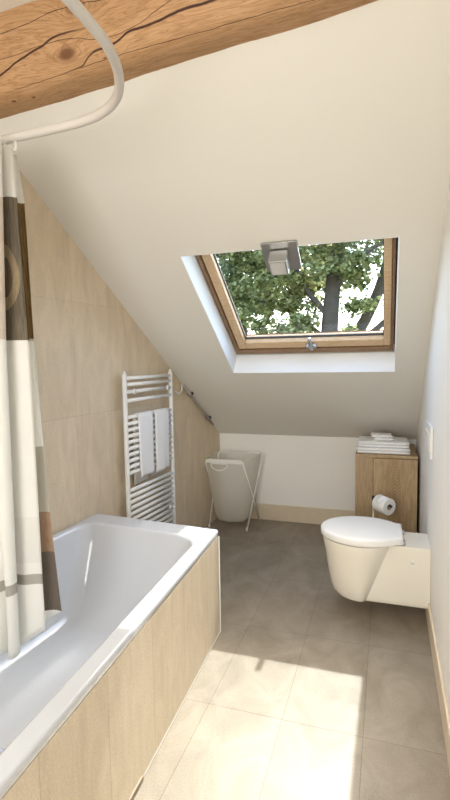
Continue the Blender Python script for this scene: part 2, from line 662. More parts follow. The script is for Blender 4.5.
# ------------------------------------------------------------------ old timber beam
def beam_mat():
    m = bpy.data.materials.new('old_timber')
    m.use_nodes = True
    N, L = m.node_tree.nodes, m.node_tree.links
    p = N['Principled BSDF']
    p.inputs['Roughness'].default_value = 0.7
    tc = N.new('ShaderNodeTexCoord')
    sx = N.new('ShaderNodeSeparateXYZ')
    L.new(tc.outputs['Object'], sx.inputs[0])

    def mth(op, a, b=None, c=None, clamp=False):
        n = N.new('ShaderNodeMath')
        n.operation = op
        n.use_clamp = clamp
        for i, v in enumerate((a, b, c)):
            if v is None:
                continue
            if isinstance(v, (int, float)):
                n.inputs[i].default_value = v
            else:
                L.new(v, n.inputs[i])
        return n.outputs[0]
    X, Y, Z = sx.outputs
    # unrolled face coordinate: up the front face, plus depth along the underside
    V = mth('SUBTRACT', Z, Y)

    def nz(scale, detail=4, vec=None, rough=.6, dist=0.0):
        n = N.new('ShaderNodeTexNoise')
        n.inputs['Scale'].default_value = scale
        n.inputs['Detail'].default_value = detail
        n.inputs['Roughness'].default_value = rough
        n.inputs['Distortion'].default_value = dist
        L.new(vec if vec else tc.outputs['Object'], n.inputs['Vector'])
        return n.outputs['Fac']
    # knots push the grain aside
    knots = [(-1.078, 0.096, 0.034), (-1.03, 0.243, 0.03), (-1.372, -0.048, 0.010), (-1.284, -0.051, 0.008), (-0.93, 0.05, 0.007), (-0.35, 0.16, 0.018), (-1.55, .16, .02)]
    bend = None
    core = None
    for kx, kv, kr in knots:
        dx = mth('SUBTRACT', X, kx)
        dv = mth('SUBTRACT', V, kv)
        d = mth('SQRT', mth('ADD', mth('MULTIPLY', mth('MULTIPLY', dx, dx), 0.45), mth('MULTIPLY', dv, dv)))
        g = mth('DIVIDE', kr * 1.6, mth('ADD', d, kr * 1.0))
        bend = g if bend is None else mth('ADD', bend, g)
        c = mth('SUBTRACT', 1.0, mth('DIVIDE', d, kr), clamp=True)
        core = c if core is None else mth('MAXIMUM', core, c)
    cb = N.new('ShaderNodeCombineXYZ')
    L.new(mth('MULTIPLY', X, 1.1), cb.inputs[0])
    L.new(mth('ADD', mth('MULTIPLY', V, 9.0), mth('MULTIPLY', bend, 1.0)), cb.inputs[1])
    grain = nz(2.2, 6, cb.outputs[0], .6, .5)
    fine = N.new('ShaderNodeCombineXYZ')
    L.new(mth('MULTIPLY', X, 5), fine.inputs[0])
    L.new(mth('MULTIPLY', V, 90), fine.inputs[1])
    fineN = nz(1.5, 5, fine.outputs[0], .7)
    ringv = mth('FRACT', mth('MULTIPLY', grain, 9.0))
    cr = N.new('ShaderNodeValToRGB')
    e = cr.color_ramp.elements
    e[0].position = 0.0
    e[0].color = srgb(150, 112, 76)
    e[1].position = 1.0
    e[1].color = srgb(176, 138, 98)
    k = e.new(0.12)
    k.color = srgb(174, 135, 94)
    k = e.new(0.7)
    k.color = srgb(190, 152, 112)
    L.new(ringv, cr.inputs[0])
    mu = N.new('ShaderNodeMix')
    mu.data_type = 'RGBA'
    mu.blend_type = 'MULTIPLY'
    mu.inputs[0].default_value = 0.75
    L.new(cr.outputs[0], mu.inputs[6])
    cf = N.new('ShaderNodeValToRGB')
    cf.color_ramp.elements[0].position = .3
    cf.color_ramp.elements[0].color = (.72, .66, .58, 1)
    cf.color_ramp.elements[1].position = .6
    cf.color_ramp.elements[1].color = (1.05, 1.05, 1.05, 1)
    L.new(fineN, cf.inputs[0])
    L.new(cf.outputs[0], mu.inputs[7])
    # long drying cracks
    crack = None
    tracks = [([(-1.8, .02), (-1.5, .05), (-1.381, .076), (-1.297, .110), (-1.189, .140), (-1.108, .166), (-1.01, .168), (-.881, .165), (-.7, .19), (.25, .2)], .0055, -1.85, -.95),
              ([(-1.8, -.02), (-1.242, .017), (-1.12, .026), (-1.042, .035), (-.967, .081), (-.884, .094), (-.816, .122), (-.741, .128), (-.632, .149), (-.512, .156), (-.2, .19), (.25, .23)], .0060, -1.12, .3),
              ([(-1.8, -.02), (-1.242, .012), (-1.042, .034), (-.6, .06), (.25, .09)], .0016, -1.4, .3),
              ([(-1.8, .20), (-1.3, .225), (-1.1, .25), (-.8, .24), (.25, .28)], .0018, -1.8, .3),
              ([(-1.8, .11), (-1.3, .135), (-1.08, .148), (-.9, .12), (-.6, .2), (.25, .22)], .0014, -1.5, -.4)]
    for pts, wd, x0, x1 in tracks:
        fc = N.new('ShaderNodeFloatCurve')
        cvm = fc.mapping
        cv = cvm.curves[0]
        norm = [((px + 1.8) / 2.05, (pv + .1) / .5) for px, pv in pts]
        cv.points[0].location = norm[0]
        cv.points[1].location = norm[-1]
        for q in norm[1:-1]:
            cv.points.new(*q)
        cvm.update()
        L.new(mth('DIVIDE', mth('ADD', X, 1.8), 2.05), fc.inputs['Value'])
        nn = nz(14, 3)
        line = mth('ADD', mth('SUBTRACT', mth('MULTIPLY', fc.outputs[0], .5), .1), mth('MULTIPLY', mth('SUBTRACT', nn, .5), .012))
        d = mth('ABSOLUTE', mth('SUBTRACT', V, line))
        fade = mth('MULTIPLY', mth('MULTIPLY', mth('SUBTRACT', X, x0), 5.0, clamp=True), mth('MULTIPLY', mth('SUBTRACT', x1, X), 5.0, clamp=True))
        c = mth('MULTIPLY', mth('SUBTRACT', 1.0, mth('DIVIDE', d, wd), clamp=True), fade)
        crack = c if crack is None else mth('MAXIMUM', crack, c)
    kr_ = None
    for kx, kv, kr in knots[:2]:
        dx = mth('SUBTRACT', X, kx)
        dv = mth('SUBTRACT', V, kv)
        d = mth('SQRT', mth('ADD', mth('MULTIPLY', mth('MULTIPLY', dx, dx), 0.3), mth('MULTIPLY', dv, dv)))
        d = mth('ADD', d, mth('MULTIPLY', nz(9, 3), .03))
        w = mth('POWER', mth('ADD', mth('MULTIPLY', mth('SINE', mth('MULTIPLY', d, 420.0)), .5), .5), 5.0)
        w = mth('MULTIPLY', w, mth('SUBTRACT', 1.0, mth('DIVIDE', d, .075), clamp=True))
        kr_ = w if kr_ is None else mth('MAXIMUM', kr_, w)
    m2_ = N.new('ShaderNodeMix')
    m2_.data_type = 'RGBA'
    L.new(kr_, m2_.inputs[0])
    L.new(mu.outputs[2], m2_.inputs[6])
    m2_.inputs[7].default_value = srgb(120, 78, 46)
    mu = m2_
    m3 = N.new('ShaderNodeMix')
    m3.data_type = 'RGBA'
    L.new(mth('MULTIPLY', core, 1.6, clamp=True), m3.inputs[0])
    L.new(mu.outputs[2], m3.inputs[6])
    m3.inputs[7].default_value = srgb(112, 74, 46)
    m4 = N.new('ShaderNodeMix')
    m4.data_type = 'RGBA'
    L.new(mth('MULTIPLY', crack, 2.0, clamp=True), m4.inputs[0])
    L.new(m3.outputs[2], m4.inputs[6])
    m4.inputs[7].default_value = srgb(64, 34, 22)
    L.new(m4.outputs[2], p.inputs['Base Color'])
    b = N.new('ShaderNodeBump')
    b.inputs['Strength'].default_value = .35
    b.inputs['Distance'].default_value = .006
    L.new(mth('SUBTRACT', mth('MULTIPLY', fineN, .4), crack), b.inputs['Height'])
    L.new(b.outputs['Normal'], p.inputs['Normal'])
    return m


bm = bmesh.new()
loops = []
sec = [(.16, .0), (.05, -.004), (-.05, -.006), (-.085, -.002), (-.110, .018), (-.122, .05), (-.127, .12), (-.128, .2), (-.126, .30),
       (-.122, .40), (.0, .43), (.16, .43)]
NX = 60
for i in range(NX + 1):
    x = -1.80 + (XR + .05 + 1.80) * i / NX
    yc = 1.612 - 0.0558 * (x + .044)
    zb = 2.447 + 0.0408 * (x + .044)
    lp = []
    for k, (dy, dz) in enumerate(sec):
        j = noise.noise(Vector((x * 2.2, k * .7, 3.1))) * .008 + noise.noise(Vector((x * 9, k * 1.3, 8.0))) * .003
        lp.append((x, yc + dy + j, zb + dz + j * .8))
    loops.append(lp)
loft(bm, loops)
beam = obj('ceiling_beam', bm, beam_mat(), smooth=True, loc=(0, 1.6, 2.42))
tag(beam, 'old honey-coloured timber beam with cracks and knots across the ceiling', 'beam')

# ------------------------------------------------------------------ bathtub
PA, PB = Vector((-.728, .56, 0)), Vector((-.797, 2.258, 0))      # outer face of the tub
PC, PD = Vector((-1.541, 2.325, 0)), Vector((lw(.60) + .003, .60, 0))
tub = thing('bathtub', (-1.15, 1.45, 0), 'white bathtub set in a stone tiled surround along the left wall', 'bathtub')
RIM = 0.535


def tub_loop(inset, z, rad, n=9, bow=0.0, front=None, far=None, left=None, near=None):
    """rounded quad: inset of the outer outline, each side may have its own inset"""
    f = inset if front is None else front
    fa = inset if far is None else far
    le = inset if left is None else left
    ne = inset if near is None else near
    A, B, C, D = PA.copy(), PB.copy(), PC.copy(), PD.copy()
    def line(p, q, d):
        t = (q - p).normalized()
        nrm = Vector((-t.y, t.x, 0))
        return p + nrm * d, t
    sides = [line(A, B, f), line(B, C, fa), line(C, D, le), line(D, A, ne)]
    def isect(a, b):
        (p, t), (q, s) = a, b
        den = t.x * s.y - t.y * s.x
        k = ((q.x - p.x) * s.y - (q.y - p.y) * s.x) / den
        return p + t * k
    cor = [isect(sides[3], sides[0]), isect(sides[0], sides[1]), isect(sides[1], sides[2]), isect(sides[2], sides[3])]
    out = []
    for i in range(4):
        c = cor[i]
        a = (cor[i - 1] - c).normalized()
        b = (cor[(i + 1) % 4] - c).normalized()
        for k in range(n + 1):
            t = k / n
            p0, p2 = c + a * rad, c + b * rad
            q = p0 * (1 - t) ** 2 + c * 2 * t * (1 - t) * .82 + p2 * t * t + (p0 + p2) * .5 * 2 * t * (1 - t) * .18
            out.append(Vector((q.x, q.y, z)))
    return out


bm = bmesh.new()
L1 = [tub_loop(.004, RIM - .034, .008), tub_loop(.0, RIM - .030, .008), tub_loop(.0, RIM - .005, .008), tub_loop(.0035, RIM - .0005, .01), tub_loop(.0055, RIM, .01), tub_loop(.008, RIM, .012),
      tub_loop(.05, RIM, .095, front=.046, far=.118, left=.018, near=.09), tub_loop(.057, RIM, .10, front=.0505, far=.1235, left=.021, near=.098),
      tub_loop(.06, RIM, .10, front=.052, far=.125, left=.022, near=.10),
      tub_loop(.066, RIM - .004, .10, front=.060, far=.134, left=.032, near=.11),
      tub_loop(.07, RIM - .016, .10, front=.066, far=.142, left=.042, near=.118),
      tub_loop(.08, RIM - .10, .11, front=.076, far=.18, left=.065, near=.14),
      tub_loop(.10, RIM - .25, .12, front=.092, far=.265, left=.09, near=.18),
      tub_loop(.12, RIM - .34, .13, front=.115, far=.33, left=.115, near=.21),
      tub_loop(.15, RIM - .385, .13, front=.15, far=.385, left=.15, near=.245),
      tub_loop(.2, RIM - .40, .12, front=.20, far=.45, left=.20, near=.30),
      tub_loop(.3, RIM - .405, .05, front=.30, far=.60, left=.30, near=.42)]
loft(bm, L1, cap0=False, cap1=True)
obj('basin', bm, M_enamel, tub, smooth=True)
# chrome waste
bm = bmesh.new()
wc = Vector((-1.17, 1.15, RIM - .406))
loft(bm, [[wc + Vector((r * math.cos(a * math.pi / 12), r * math.sin(a * math.pi / 12), z)) for a in range(24)]
          for r, z in ((.035, 0), (.035, .004), (.030, .007), (.012, .008))])
obj('waste', bm, M_chrome, tub, smooth=True)
# tiled surround: front, far end and near end
bm = bmesh.new()
def tubpanel(p, q, z0, z1, th):
    t = (q - p).normalized()
    nrm = Vector((-t.y, t.x, 0)) * th
    prism(bm, [(p.x, p.y, z0), (q.x, q.y, z0), (q.x, q.y, z1), (p.x, p.y, z1)], nrm)
tubpanel(PA, PB, 0.0, RIM - .035, .02)
tubpanel(PB, PC, 0.0, RIM - .035, .02)
tubpanel(PD, PA, 0.0, RIM - .035, .02)
o = obj('tiled_panel', bm, M_panel, tub)
set_uv(o, lambda p, n: (p.y if abs(n.x) > .5 else p.x, p.z))
# pale sealant bead along the floor and the corner
bm = bmesh.new()
tube(bm, [PA + Vector((.001, 0, .002)), PB + Vector((.001, 0.001, .002)), PB + Vector((.001, .001, RIM - .036))], .003, 6)
obj('sealant_bead', bm, M_whiteplastic, tub, smooth=True)
# small grey-brown strip along the foot of the panel
bm = bmesh.new()
pq = PA + (PB - PA) * ((1.34 - .56) / 1.698)
pr_ = PA + (PB - PA) * ((1.16 - .56) / 1.698)
prism(bm, [(pq.x, pq.y, 0.001), (pr_.x, pr_.y, 0.001), (pr_.x, pr_.y, .024), (pq.x, pq.y, .018)], (.008, 0, 0))
obj('foot_strip', bm, mat('grey_strip', srgb(150, 134, 116), .6), tub, bevel=.001)

# ------------------------------------------------------------------ shower curtain rail
rail = thing('curtain_rail', (-.687, .5, 2.2), 'white bent shower curtain rail hanging above the bathtub', 'curtain rail')
path = [(-.684, .45, 2.2), (-.686, .8, 2.2), (-.688, 1.09, 2.2), (-.698, 1.19, 2.2), (-.735, 1.30, 2.2), (-.80, 1.40, 2.2), (-.89, 1.465, 2.2),
        (-1.0, 1.497, 2.2), (-1.2, 1.510, 2.2), (-1.4, 1.518, 2.2), (lw(1.53) + .002, 1.53, 2.2)]
bm = bmesh.new()
tube(bm, crom(path, 6), .0140, 14, 1.15)
obj('track', bm, M_railwhite, rail, smooth=True)
bm = bmesh.new()
tube(bm, [(-.684, .5, 2.21), (-.684, .5, ZC - .012)], .010, 10)
obj('ceiling_hanger', bm, M_railwhite, rail, smooth=True)
bm = bmesh.new()
tube(bm, [(-.684, .5, ZC - .012), (-.684, .5, ZC - .001)], .03, 16)
obj('ceiling_flange', bm, M_railwhite, rail, smooth=True)
bm = bmesh.new()
tube(bm, [(lw(1.53) + .001, 1.53, 2.2), (lw(1.53) + .012, 1.53, 2.2)], .032, 16)
obj('wall_flange', bm, M_railwhite, rail, smooth=True)


# ------------------------------------------------------------------ shower curtain
def curtain_mat():
    m = bpy.data.materials.new('printed_curtain')
    m.use_nodes = True
    N, L = m.node_tree.nodes, m.node_tree.links
    N.clear()
    out = N.new('ShaderNodeOutputMaterial')
    uv = N.new('ShaderNodeUVMap')
    sx = N.new('ShaderNodeSeparateXYZ')
    L.new(uv.outputs[0], sx.inputs[0])
    U, V = sx.outputs[0], sx.outputs[1]

    def mth(op, a, b=None, clamp=False):
        n = N.new('ShaderNodeMath')
        n.operation = op
        n.use_clamp = clamp
        for i, v in enumerate((a, b)):
            if v is None:
                continue
            if isinstance(v, (int, float)):
                n.inputs[i].default_value = v
            else:
                L.new(v, n.inputs[i])
        return n.outputs[0]

    def rng(s, a, b):
        return mth('MULTIPLY', mth('GREATER_THAN', s, a), mth('LESS_THAN', s, b))

    cur = N.new('ShaderNodeRGB')
    cur.outputs[0].default_value = srgb(248, 247, 242)
    cur = cur.outputs[0]

    def over(mask, col):
        nonlocal cur
        mx = N.new('ShaderNodeMix')
        mx.data_type = 'RGBA'
        L.new(mask, mx.inputs[0])
        L.new(cur, mx.inputs[6])
        if isinstance(col, tuple):
            mx.inputs[7].default_value = col
        else:
            L.new(col, mx.inputs[7])
        cur = mx.outputs[2]

    def noisecol(scale, a, b, lo=.35, hi=.65, sc=(1, 1, 1)):
        mp = N.new('ShaderNodeMapping')
        mp.inputs['Scale'].default_value = sc
        L.new(uv.outputs[0], mp.inputs[0])
        n = N.new('ShaderNodeTexNoise')
        n.inputs['Scale'].default_value = scale
        n.inputs['Detail'].default_value = 6
        n.inputs['Roughness'].default_value = .7
        L.new(mp.outputs[0], n.inputs['Vector'])
        cr = N.new('ShaderNodeValToRGB')
        cr.color_ramp.elements[0].position = lo
        cr.color_ramp.elements[0].color = a
        cr.color_ramp.elements[1].position = hi
        cr.color_ramp.elements[1].color = b
        L.new(n.outputs['Fac'], cr.inputs[0])
        return cr.outputs[0]
    bark = noisecol(9, srgb(104, 94, 80), srgb(150, 140, 122), sc=(3, 1, 1))
    gold = noisecol(12, srgb(96, 74, 48), srgb(186, 156, 106), .4, .62, sc=(2, .7, 1))
    ringc = noisecol(30, srgb(160, 142, 114), srgb(190, 174, 146))
    tan = noisecol(26, srgb(166, 138, 112), srgb(194, 168, 142))
    dark = noisecol(16, srgb(116, 106, 96), srgb(142, 130, 118), sc=(4, 1, 1))
    # U runs 0..1 left fold, 1..2 middle panel, 2..3 right panel ; V is the height in metres
    over(rng(V, 1.47, 1.96), noisecol(4, srgb(214, 200, 184), srgb(232, 224, 212)))
    mid = rng(U, 1.0, 2.0)
    right = mth('GREATER_THAN', U, 2.0)
    over(mth('MULTIPLY', mid, rng(V, 1.47, 1.985)), bark)
    # rosette on the middle panel
    du = mth('MULTIPLY', mth('SUBTRACT', U, 1.25), .20)
    dv = mth('SUBTRACT', V, 1.70)
    rad = mth('SQRT', mth('ADD', mth('MULTIPLY', du, du), mth('MULTIPLY', dv, dv)))
    over(mth('MULTIPLY', mth('MULTIPLY', mid, rng(V, 1.47, 1.985)), rng(rad, .072, .118)), ringc)
    over(mth('MULTIPLY', right, rng(V, 1.478, 1.985)), gold)
    over(mth('MULTIPLY', rng(U, 1.955, 2.045), rng(V, 1.465, 1.985)), srgb(38, 32, 26))
    over(mth('MULTIPLY', right, rng(V, .80, 1.06)), srgb(206, 202, 188))
    over(mth('MULTIPLY', right, rng(V, .64, .80)), tan)
    over(mth('MULTIPLY', right, rng(V, .40, .64)), dark)
    over(mth('MULTIPLY', mid, rng(V, .62, .80)), srgb(242, 240, 235))
    over(mth('MULTIPLY', mth('SUBTRACT', 1.0, right), rng(V, .535, .575)), srgb(192, 188, 178))
    d = N.new('ShaderNodeBsdfDiffuse')
    t = N.new('ShaderNodeBsdfTranslucent')
    L.new(cur, d.inputs[0])
    L.new(cur, t.inputs[0])
    a = N.new('ShaderNodeMixShader')
    a.inputs[0].default_value = .35
    L.new(d.outputs[0], a.inputs[1])
    L.new(t.outputs[0], a.inputs[2])
    # the plain ground is a voile, printed squares are denser
    L.new(a.outputs[0], out.inputs[0])
    return m


ZT, ZBOT = 2.165, .37
bm = bmesh.new()
uvl = bm.loops.layers.uv.new('UVMap')
NZ = 60
rows = []


def lerp(tab, z):
    for (z0, x0), (z1, x1) in zip(tab, tab[1:]):
        if z <= z0 and z >= z1:
            k = (z0 - z) / (z0 - z1)
            return x0 + (x1 - x0) * k
    return tab[0][1] if z > tab[0][0] else tab[-1][1]


eL = [(2.165, -1.255), (1.94, -1.262), (1.47, -1.280), (.3, -1.292)]
eM = [(2.165, -1.292), (1.975, -1.283), (1.47, -1.263), (.47, -1.252), (.3, -1.250)]
eR = [(2.165, -1.325), (1.99, -1.300), (1.47, -1.288), (.85, -1.257), (.40, -1.218)]
for iz in range(NZ + 1):
    t = iz / NZ
    row = []
    # foot of the cloth: the front folds hang lower than the ones behind
    def P(u, x, y, drop):
        z = ZT + (drop - ZT) * t
        return u, x, y, z
    def zz(drop):
        return ZT + (drop - ZT) * t
    # left fold: several soft waves from the wall to its right edge
    xw = lw(1.45) + .02
    K = 22
    for k in range(K):
        s = k / K
        z = zz(.295)
        xr = lerp(eL, z)
        kk = max(0.0, min(1.0, (.80 - z) / .28))
        x = xw + .13 * kk * kk * (3 - 2 * kk) + (xr - xw - .13 * kk * kk * (3 - 2 * kk)) * s
        amp = .012 + .016 * t
        y = 1.425 + amp * math.sin(s * 19 + .5) - .03 * s * s
        row.append((s, x, y, z))
    # turn back behind the left fold to the start of the middle panel
    z = zz(.30)
    xr = lerp(eL, z)
    row.append((.96, xr - .010, 1.418, z))
    row.append((.98, xr - .030, 1.438, z))
    row.append((.99, xr - .070, 1.458, z))
    for k in range(9):
        s = k / 8
        z = zz(.275 + .075 * s)
        xm = lerp(eM, z)
        x0 = lerp(eL, z) - .080
        x = x0 + (xm - x0) * s
        y = 1.468 + .03 * s + .006 * math.sin(s * 7 + 2.0 * t)
        row.append((1.0 + .97 * s, x, y, z))
    z = zz(.35)
    xm = lerp(eM, z)
    row.append((1.98, xm - .006, 1.508, z))
    row.append((2.0, xm - .018, 1.522, z))
    row.append((2.02, xm - .04, 1.536, z))
    for k in range(6):
        s = (k + 1) / 6
        z = zz(.35 + .05 * s)
        xR = lerp(eR, z)
        x0 = lerp(eM, z) - .044
        x = x0 + (xR + .0 - x0) * s
        y = 1.54 + .022 * s + .012 * math.sin(s * 3.14)
        row.append((2.05 + .95 * s, x, y, z))
    rows.append([(u, bm.verts.new((x, y, z))) for u, x, y, z in row])
for a, b in zip(rows, rows[1:]):
    for i in range(len(a) - 1):
        f = bm.faces.new((a[i][1], a[i + 1][1], b[i + 1][1], b[i][1]))
        us = (a[i][0], a[i + 1][0], b[i + 1][0], b[i][0])
        for lp, u in zip(f.loops, us):
            lp[uvl].uv = (u, lp.vert.co.z)
cu = obj('shower_curtain', bm, curtain_mat(), smooth=True, loc=(-1.4, 1.47, ZBOT), solid=.0012)
tag(cu, 'white shower curtain printed with brown squares gathered at the left, hanging into the bathtub', 'curtain')
# gliders of the curtain
bm = bmesh.new()
tube(bm, [(-1.285, 1.513, 2.188), (-1.285, 1.513, 2.165), (-1.285, 1.503, 2.150)], .006, 8)
g0 = obj('curtain_glider', bm, M_whiteplastic, smooth=True, loc=(-1.285, 1.513, 2.19))
tag(g0, 'small white plastic glider joining the curtain to the bent rail', 'curtain hook', 'curtain gliders')
for dx in (-.05, -.12, -.19):
    g = g0.copy()
    COL.objects.link(g)
    g.location = (-1.285 + dx, 1.513 - dx * .05, 2.19)

# ------------------------------------------------------------------ towel radiator on the left wall
rad = thing('towel_radiator', (lw(2.83, .05), 2.83, .19), 'tall white ladder towel radiator on the tiled wall behind the bathtub', 'towel radiator')
ROFF = .05


def rw(y, off=ROFF):
    return Vector((lw(y, off), y, 0))


RY0, RY1 = 2.555, 3.098
for yy, nm in ((RY0, 'post'), (RY1, 'post')):
    bm = bmesh.new()
    c = rw(yy)
    loft(bm, [[c + Vector((.0135 * math.cos(a * math.pi / 8), .0165 * math.sin(a * math.pi / 8), z)) for a in range(16)]
              for z in (.19, 1.305, 1.312)])
    p = obj('post', bm, M_radiator, rad, smooth=False, bevel=.002)
    bm = bmesh.new()
    tube(bm, [c + Vector((0, 0, 1.312)), c + Vector((0, 0, 1.328))], [.010, .007], 10)
    obj('end_cap', bm, M_radiator, p, smooth=True)
zs = [1.285, 1.247, 1.203, 1.150] + [1.049 - .0378 * k for k in range(10)] + [.602 - .0365 * k for k in range(11)]
for z in zs:
    bm = bmesh.new()
    tube(bm, [rw(RY0 + .004) + Vector((0.0, 0, z)), rw(RY1 - .004) + Vector((0.0, 0, z))], .0115, 10)
    obj('rung', bm, M_radiator, rad, smooth=True)
for yy in (2.63, 3.03):
    for z in (1.203, .37):
        bm = bmesh.new()
        tube(bm, [rw(yy, .001) + Vector((0, 0, z)), rw(yy, ROFF + .014) + Vector((0, 0, z))], .009, 10)
        b = obj('wall_bracket', bm, M_radiator, rad, smooth=True)
        bm = bmesh.new()
        tube(bm, [rw(yy, ROFF + .012) + Vector((0, 0, z)), rw(yy, ROFF + .020) + Vector((0, 0, z))], .017, 14)
        obj('bracket_cap', bm, M_radiator, b, smooth=True)


# hung towels: cloth folded over the top rung of the middle group
def hung_towel(y0, y1, zf, zb, label, seed):
    rnd = random.Random(seed)
    ztop = 1.049 + .0175
    outs = [(-.030, zb), (-.026, (zb + ztop) / 2), (-.019, ztop - .03), (-.014, ztop - .006), (0, ztop), (.016, ztop - .006), (.021, ztop - .03),
            (.023, ztop - .10), (.022, ztop - .2), (.021, (zf + ztop) / 2 - .05), (.022, zf + .02), (.021, zf)]
    th = .008
    ins = [(d + (th if d < -.001 else (-th if d > .001 else 0)), z - (th if abs(d) < .001 else 0)) for d, z in outs]
    bm = bmesh.new()
    n = 10
    loops = []
    prof = outs + ins[::-1]
    for k in range(n + 1):
        s = k / n
        y = y0 + (y1 - y0) * s
        lp = []
        for i, (d, z) in enumerate(prof):
            low = max(0.0, (ztop - z) / .4)
            wob = .004 * math.sin(s * 8 + seed) * low + noise.noise(Vector((s * 3, z * 6, seed))) * .003
            yy = y + (noise.noise(Vector((z * 5, seed * 3.1, s))) * .006) - .010 * low * (s - .4)
            lp.append(rw(yy, ROFF + d + (wob if d > 0 else -wob * .3)) + Vector((0, 0, z + .006 * s * low)))
        loops.append(lp)
    loft(bm, loops)
    o = obj('hand_towel', bm, M_towel, smooth=True, loc=rw((y0 + y1) / 2) + Vector((0, 0, zf)))
    tag(o, label, 'towel', 'hand towels on the radiator')
    return o


hung_towel(2.662, 2.826, .660, .615, 'white hand towel hung on the radiator, the longer left one nearer the bathtub', 1)
hung_towel(2.858, 3.03, .655, .625, 'white hand towel hung on the radiator, the right one beside the window pole', 4)

# ------------------------------------------------------------------ window pole clipped under the slope
pole = thing('window_pole', (lw(3.6, .02), 3.6, 1.0), 'thin grey window opening pole clipped along the slope above the laundry basket', 'pole')


def sl(y, d=.022, off=.022):
    return Vector((lw(y, off), y - d * sS * .9, zc(y) - d))


bm = bmesh.new()
tube(bm, [sl(3.36), sl(3.855)], .0075, 10)
obj('rod', bm, M_polegrey, pole, smooth=True)
for yy in (3.45, 3.76):
    bm = bmesh.new()
    tube(bm, [sl(yy - .012), sl(yy + .022)], .0125, 12)
    tube(bm, [sl(yy) + Vector((.0, 0, 0)), sl(yy, .022, .002)], .007, 8)
    c = obj('clip', bm, M_steel, pole, smooth=True)
    bm = bmesh.new()
    q = sl(yy + .005, .014, .034)
    tube(bm, [q - Vector((.004, 0, .004)), q + Vector((.008, 0, .006))], .011, 12)
    obj('clip_knob', bm, M_dark, c, smooth=True)
bm = bmesh.new()
tube(bm, [sl(3.37), sl(3.325), sl(3.33) + Vector((0, -.01, -.05)), sl(3.30) + Vector((0, -.02, -.09)), sl(3.22) + Vector((0, -.01, -.125))], .006, 8)
obj('crank_hook', bm, M_whiteplastic, pole, smooth=True)

# ------------------------------------------------------------------ laundry basket
hm = thing('laundry_basket', (-1.22, 3.80, 0), 'folding laundry basket of white net on thin white legs in the back corner', 'laundry basket')
ya, yb_ = 3.70, 3.93          # upper bars (front and back)
xa0, xa1 = -1.408, -1.085
xb0, xb1 = -1.375, -.985
za, zb_ = .575, .60
r = .0065


def legpair(x0, x1, yt, zt, fx0, fx1, yf):
    c = .03
    return [(fx0, yf, .006), (x0, yt, zt - c), (x0 + .008, yt, zt - .008), (x0 + c, yt, zt), (x1 - c, yt, zt), (x1 - .008, yt, zt - .008),
            (x1, yt, zt - c), (fx1, yf, .006)]


bm = bmesh.new()
tube(bm, legpair(xa0, xa1, ya, za, -1.368, -1.030, 3.985), r, 8)
f1 = obj('leg_frame', bm, M_whiteplastic, hm, smooth=True)
bm = bmesh.new()
tube(bm, legpair(xb0, xb1, yb_, zb_, -1.385, -1.062, 3.70), r, 8)
f2 = obj('leg_frame', bm, M_whiteplastic, hm, smooth=True)
for f, pts in ((f1, [(-1.368, 3.985), (-1.03, 3.985)]), (f2, [(-1.385, 3.70), (-1.062, 3.70)])):
    for x, y in pts:
        bm = bmesh.new()
        tube(bm, [(x, y, 0.0), (x, y, .03)], .009, 10)
        obj('foot', bm, M_whiteplastic, f, smooth=True)
# net bag
bm = bmesh.new()
lv = []
for t in [0, .02, .06, .2, .4, .6, .8, .9, .96, 1.0]:
    x0 = -1.404 + .064 * t + .02 * t ** 3
    x1f = -1.088 - .005 * t
    x1b = -.990 - .06 * t
    yf = 3.692 + .02 * t
    yk = 3.938 - .02 * t
    zf = za + .003 - (za - .065) * t
    zk = zb_ + .003 - (zb_ - .10) * t
    sag = .02 * math.sin(t * math.pi)
    k = .985 if t < .95 else .93
    pts = [(x0, yf), (x0 * .6 + x1f * .4, yf - sag * .4), (x1f, yf), ((x1f + x1b) / 2, (yf + yk) / 2), (x1b, yk),
           ((x0 + x1b) / 2, yk), (x0 + .02, yk), (x0 + .008, (yf + yk) / 2)]
    cx = sum(p[0] for p in pts) / 8
    cy = sum(p[1] for p in pts) / 8
    zsl = [zf, zf, zf, (zf + zk) / 2, zk, zk, zk, (zf + zk) / 2]
    lv.append([(cx + (p[0] - cx) * k, cy + (p[1] - cy) * k, z + .014 * (0 if i % 2 == 0 else -1) * t) for i, (p, z) in enumerate(zip(pts, zsl))])
loft(bm, lv, cap0=False, cap1=True)
obj('net_bag', bm, M_mesh, hm, smooth=True, angle=60)
# white band along the front bar and the D-shaped hand hold
bm = bmesh.new()
box(bm, xa0 + .012, xa1 - .01, ya - .010, ya - .007, za - .028, za + .004)
obj('hem_band', bm, M_whiteplastic, hm, bevel=.001)
bm = bmesh.new()
ring_ = [(-1.285 + .072 * math.cos(a), ya - .013, za - .03 + .055 * math.sin(a)) for a in [math.pi + math.pi * k / 14 for k in range(15)]]
tube(bm, ring_ + [ring_[0]], .0055, 8)
obj('hand_hold', bm, M_whiteplastic, hm, smooth=True)

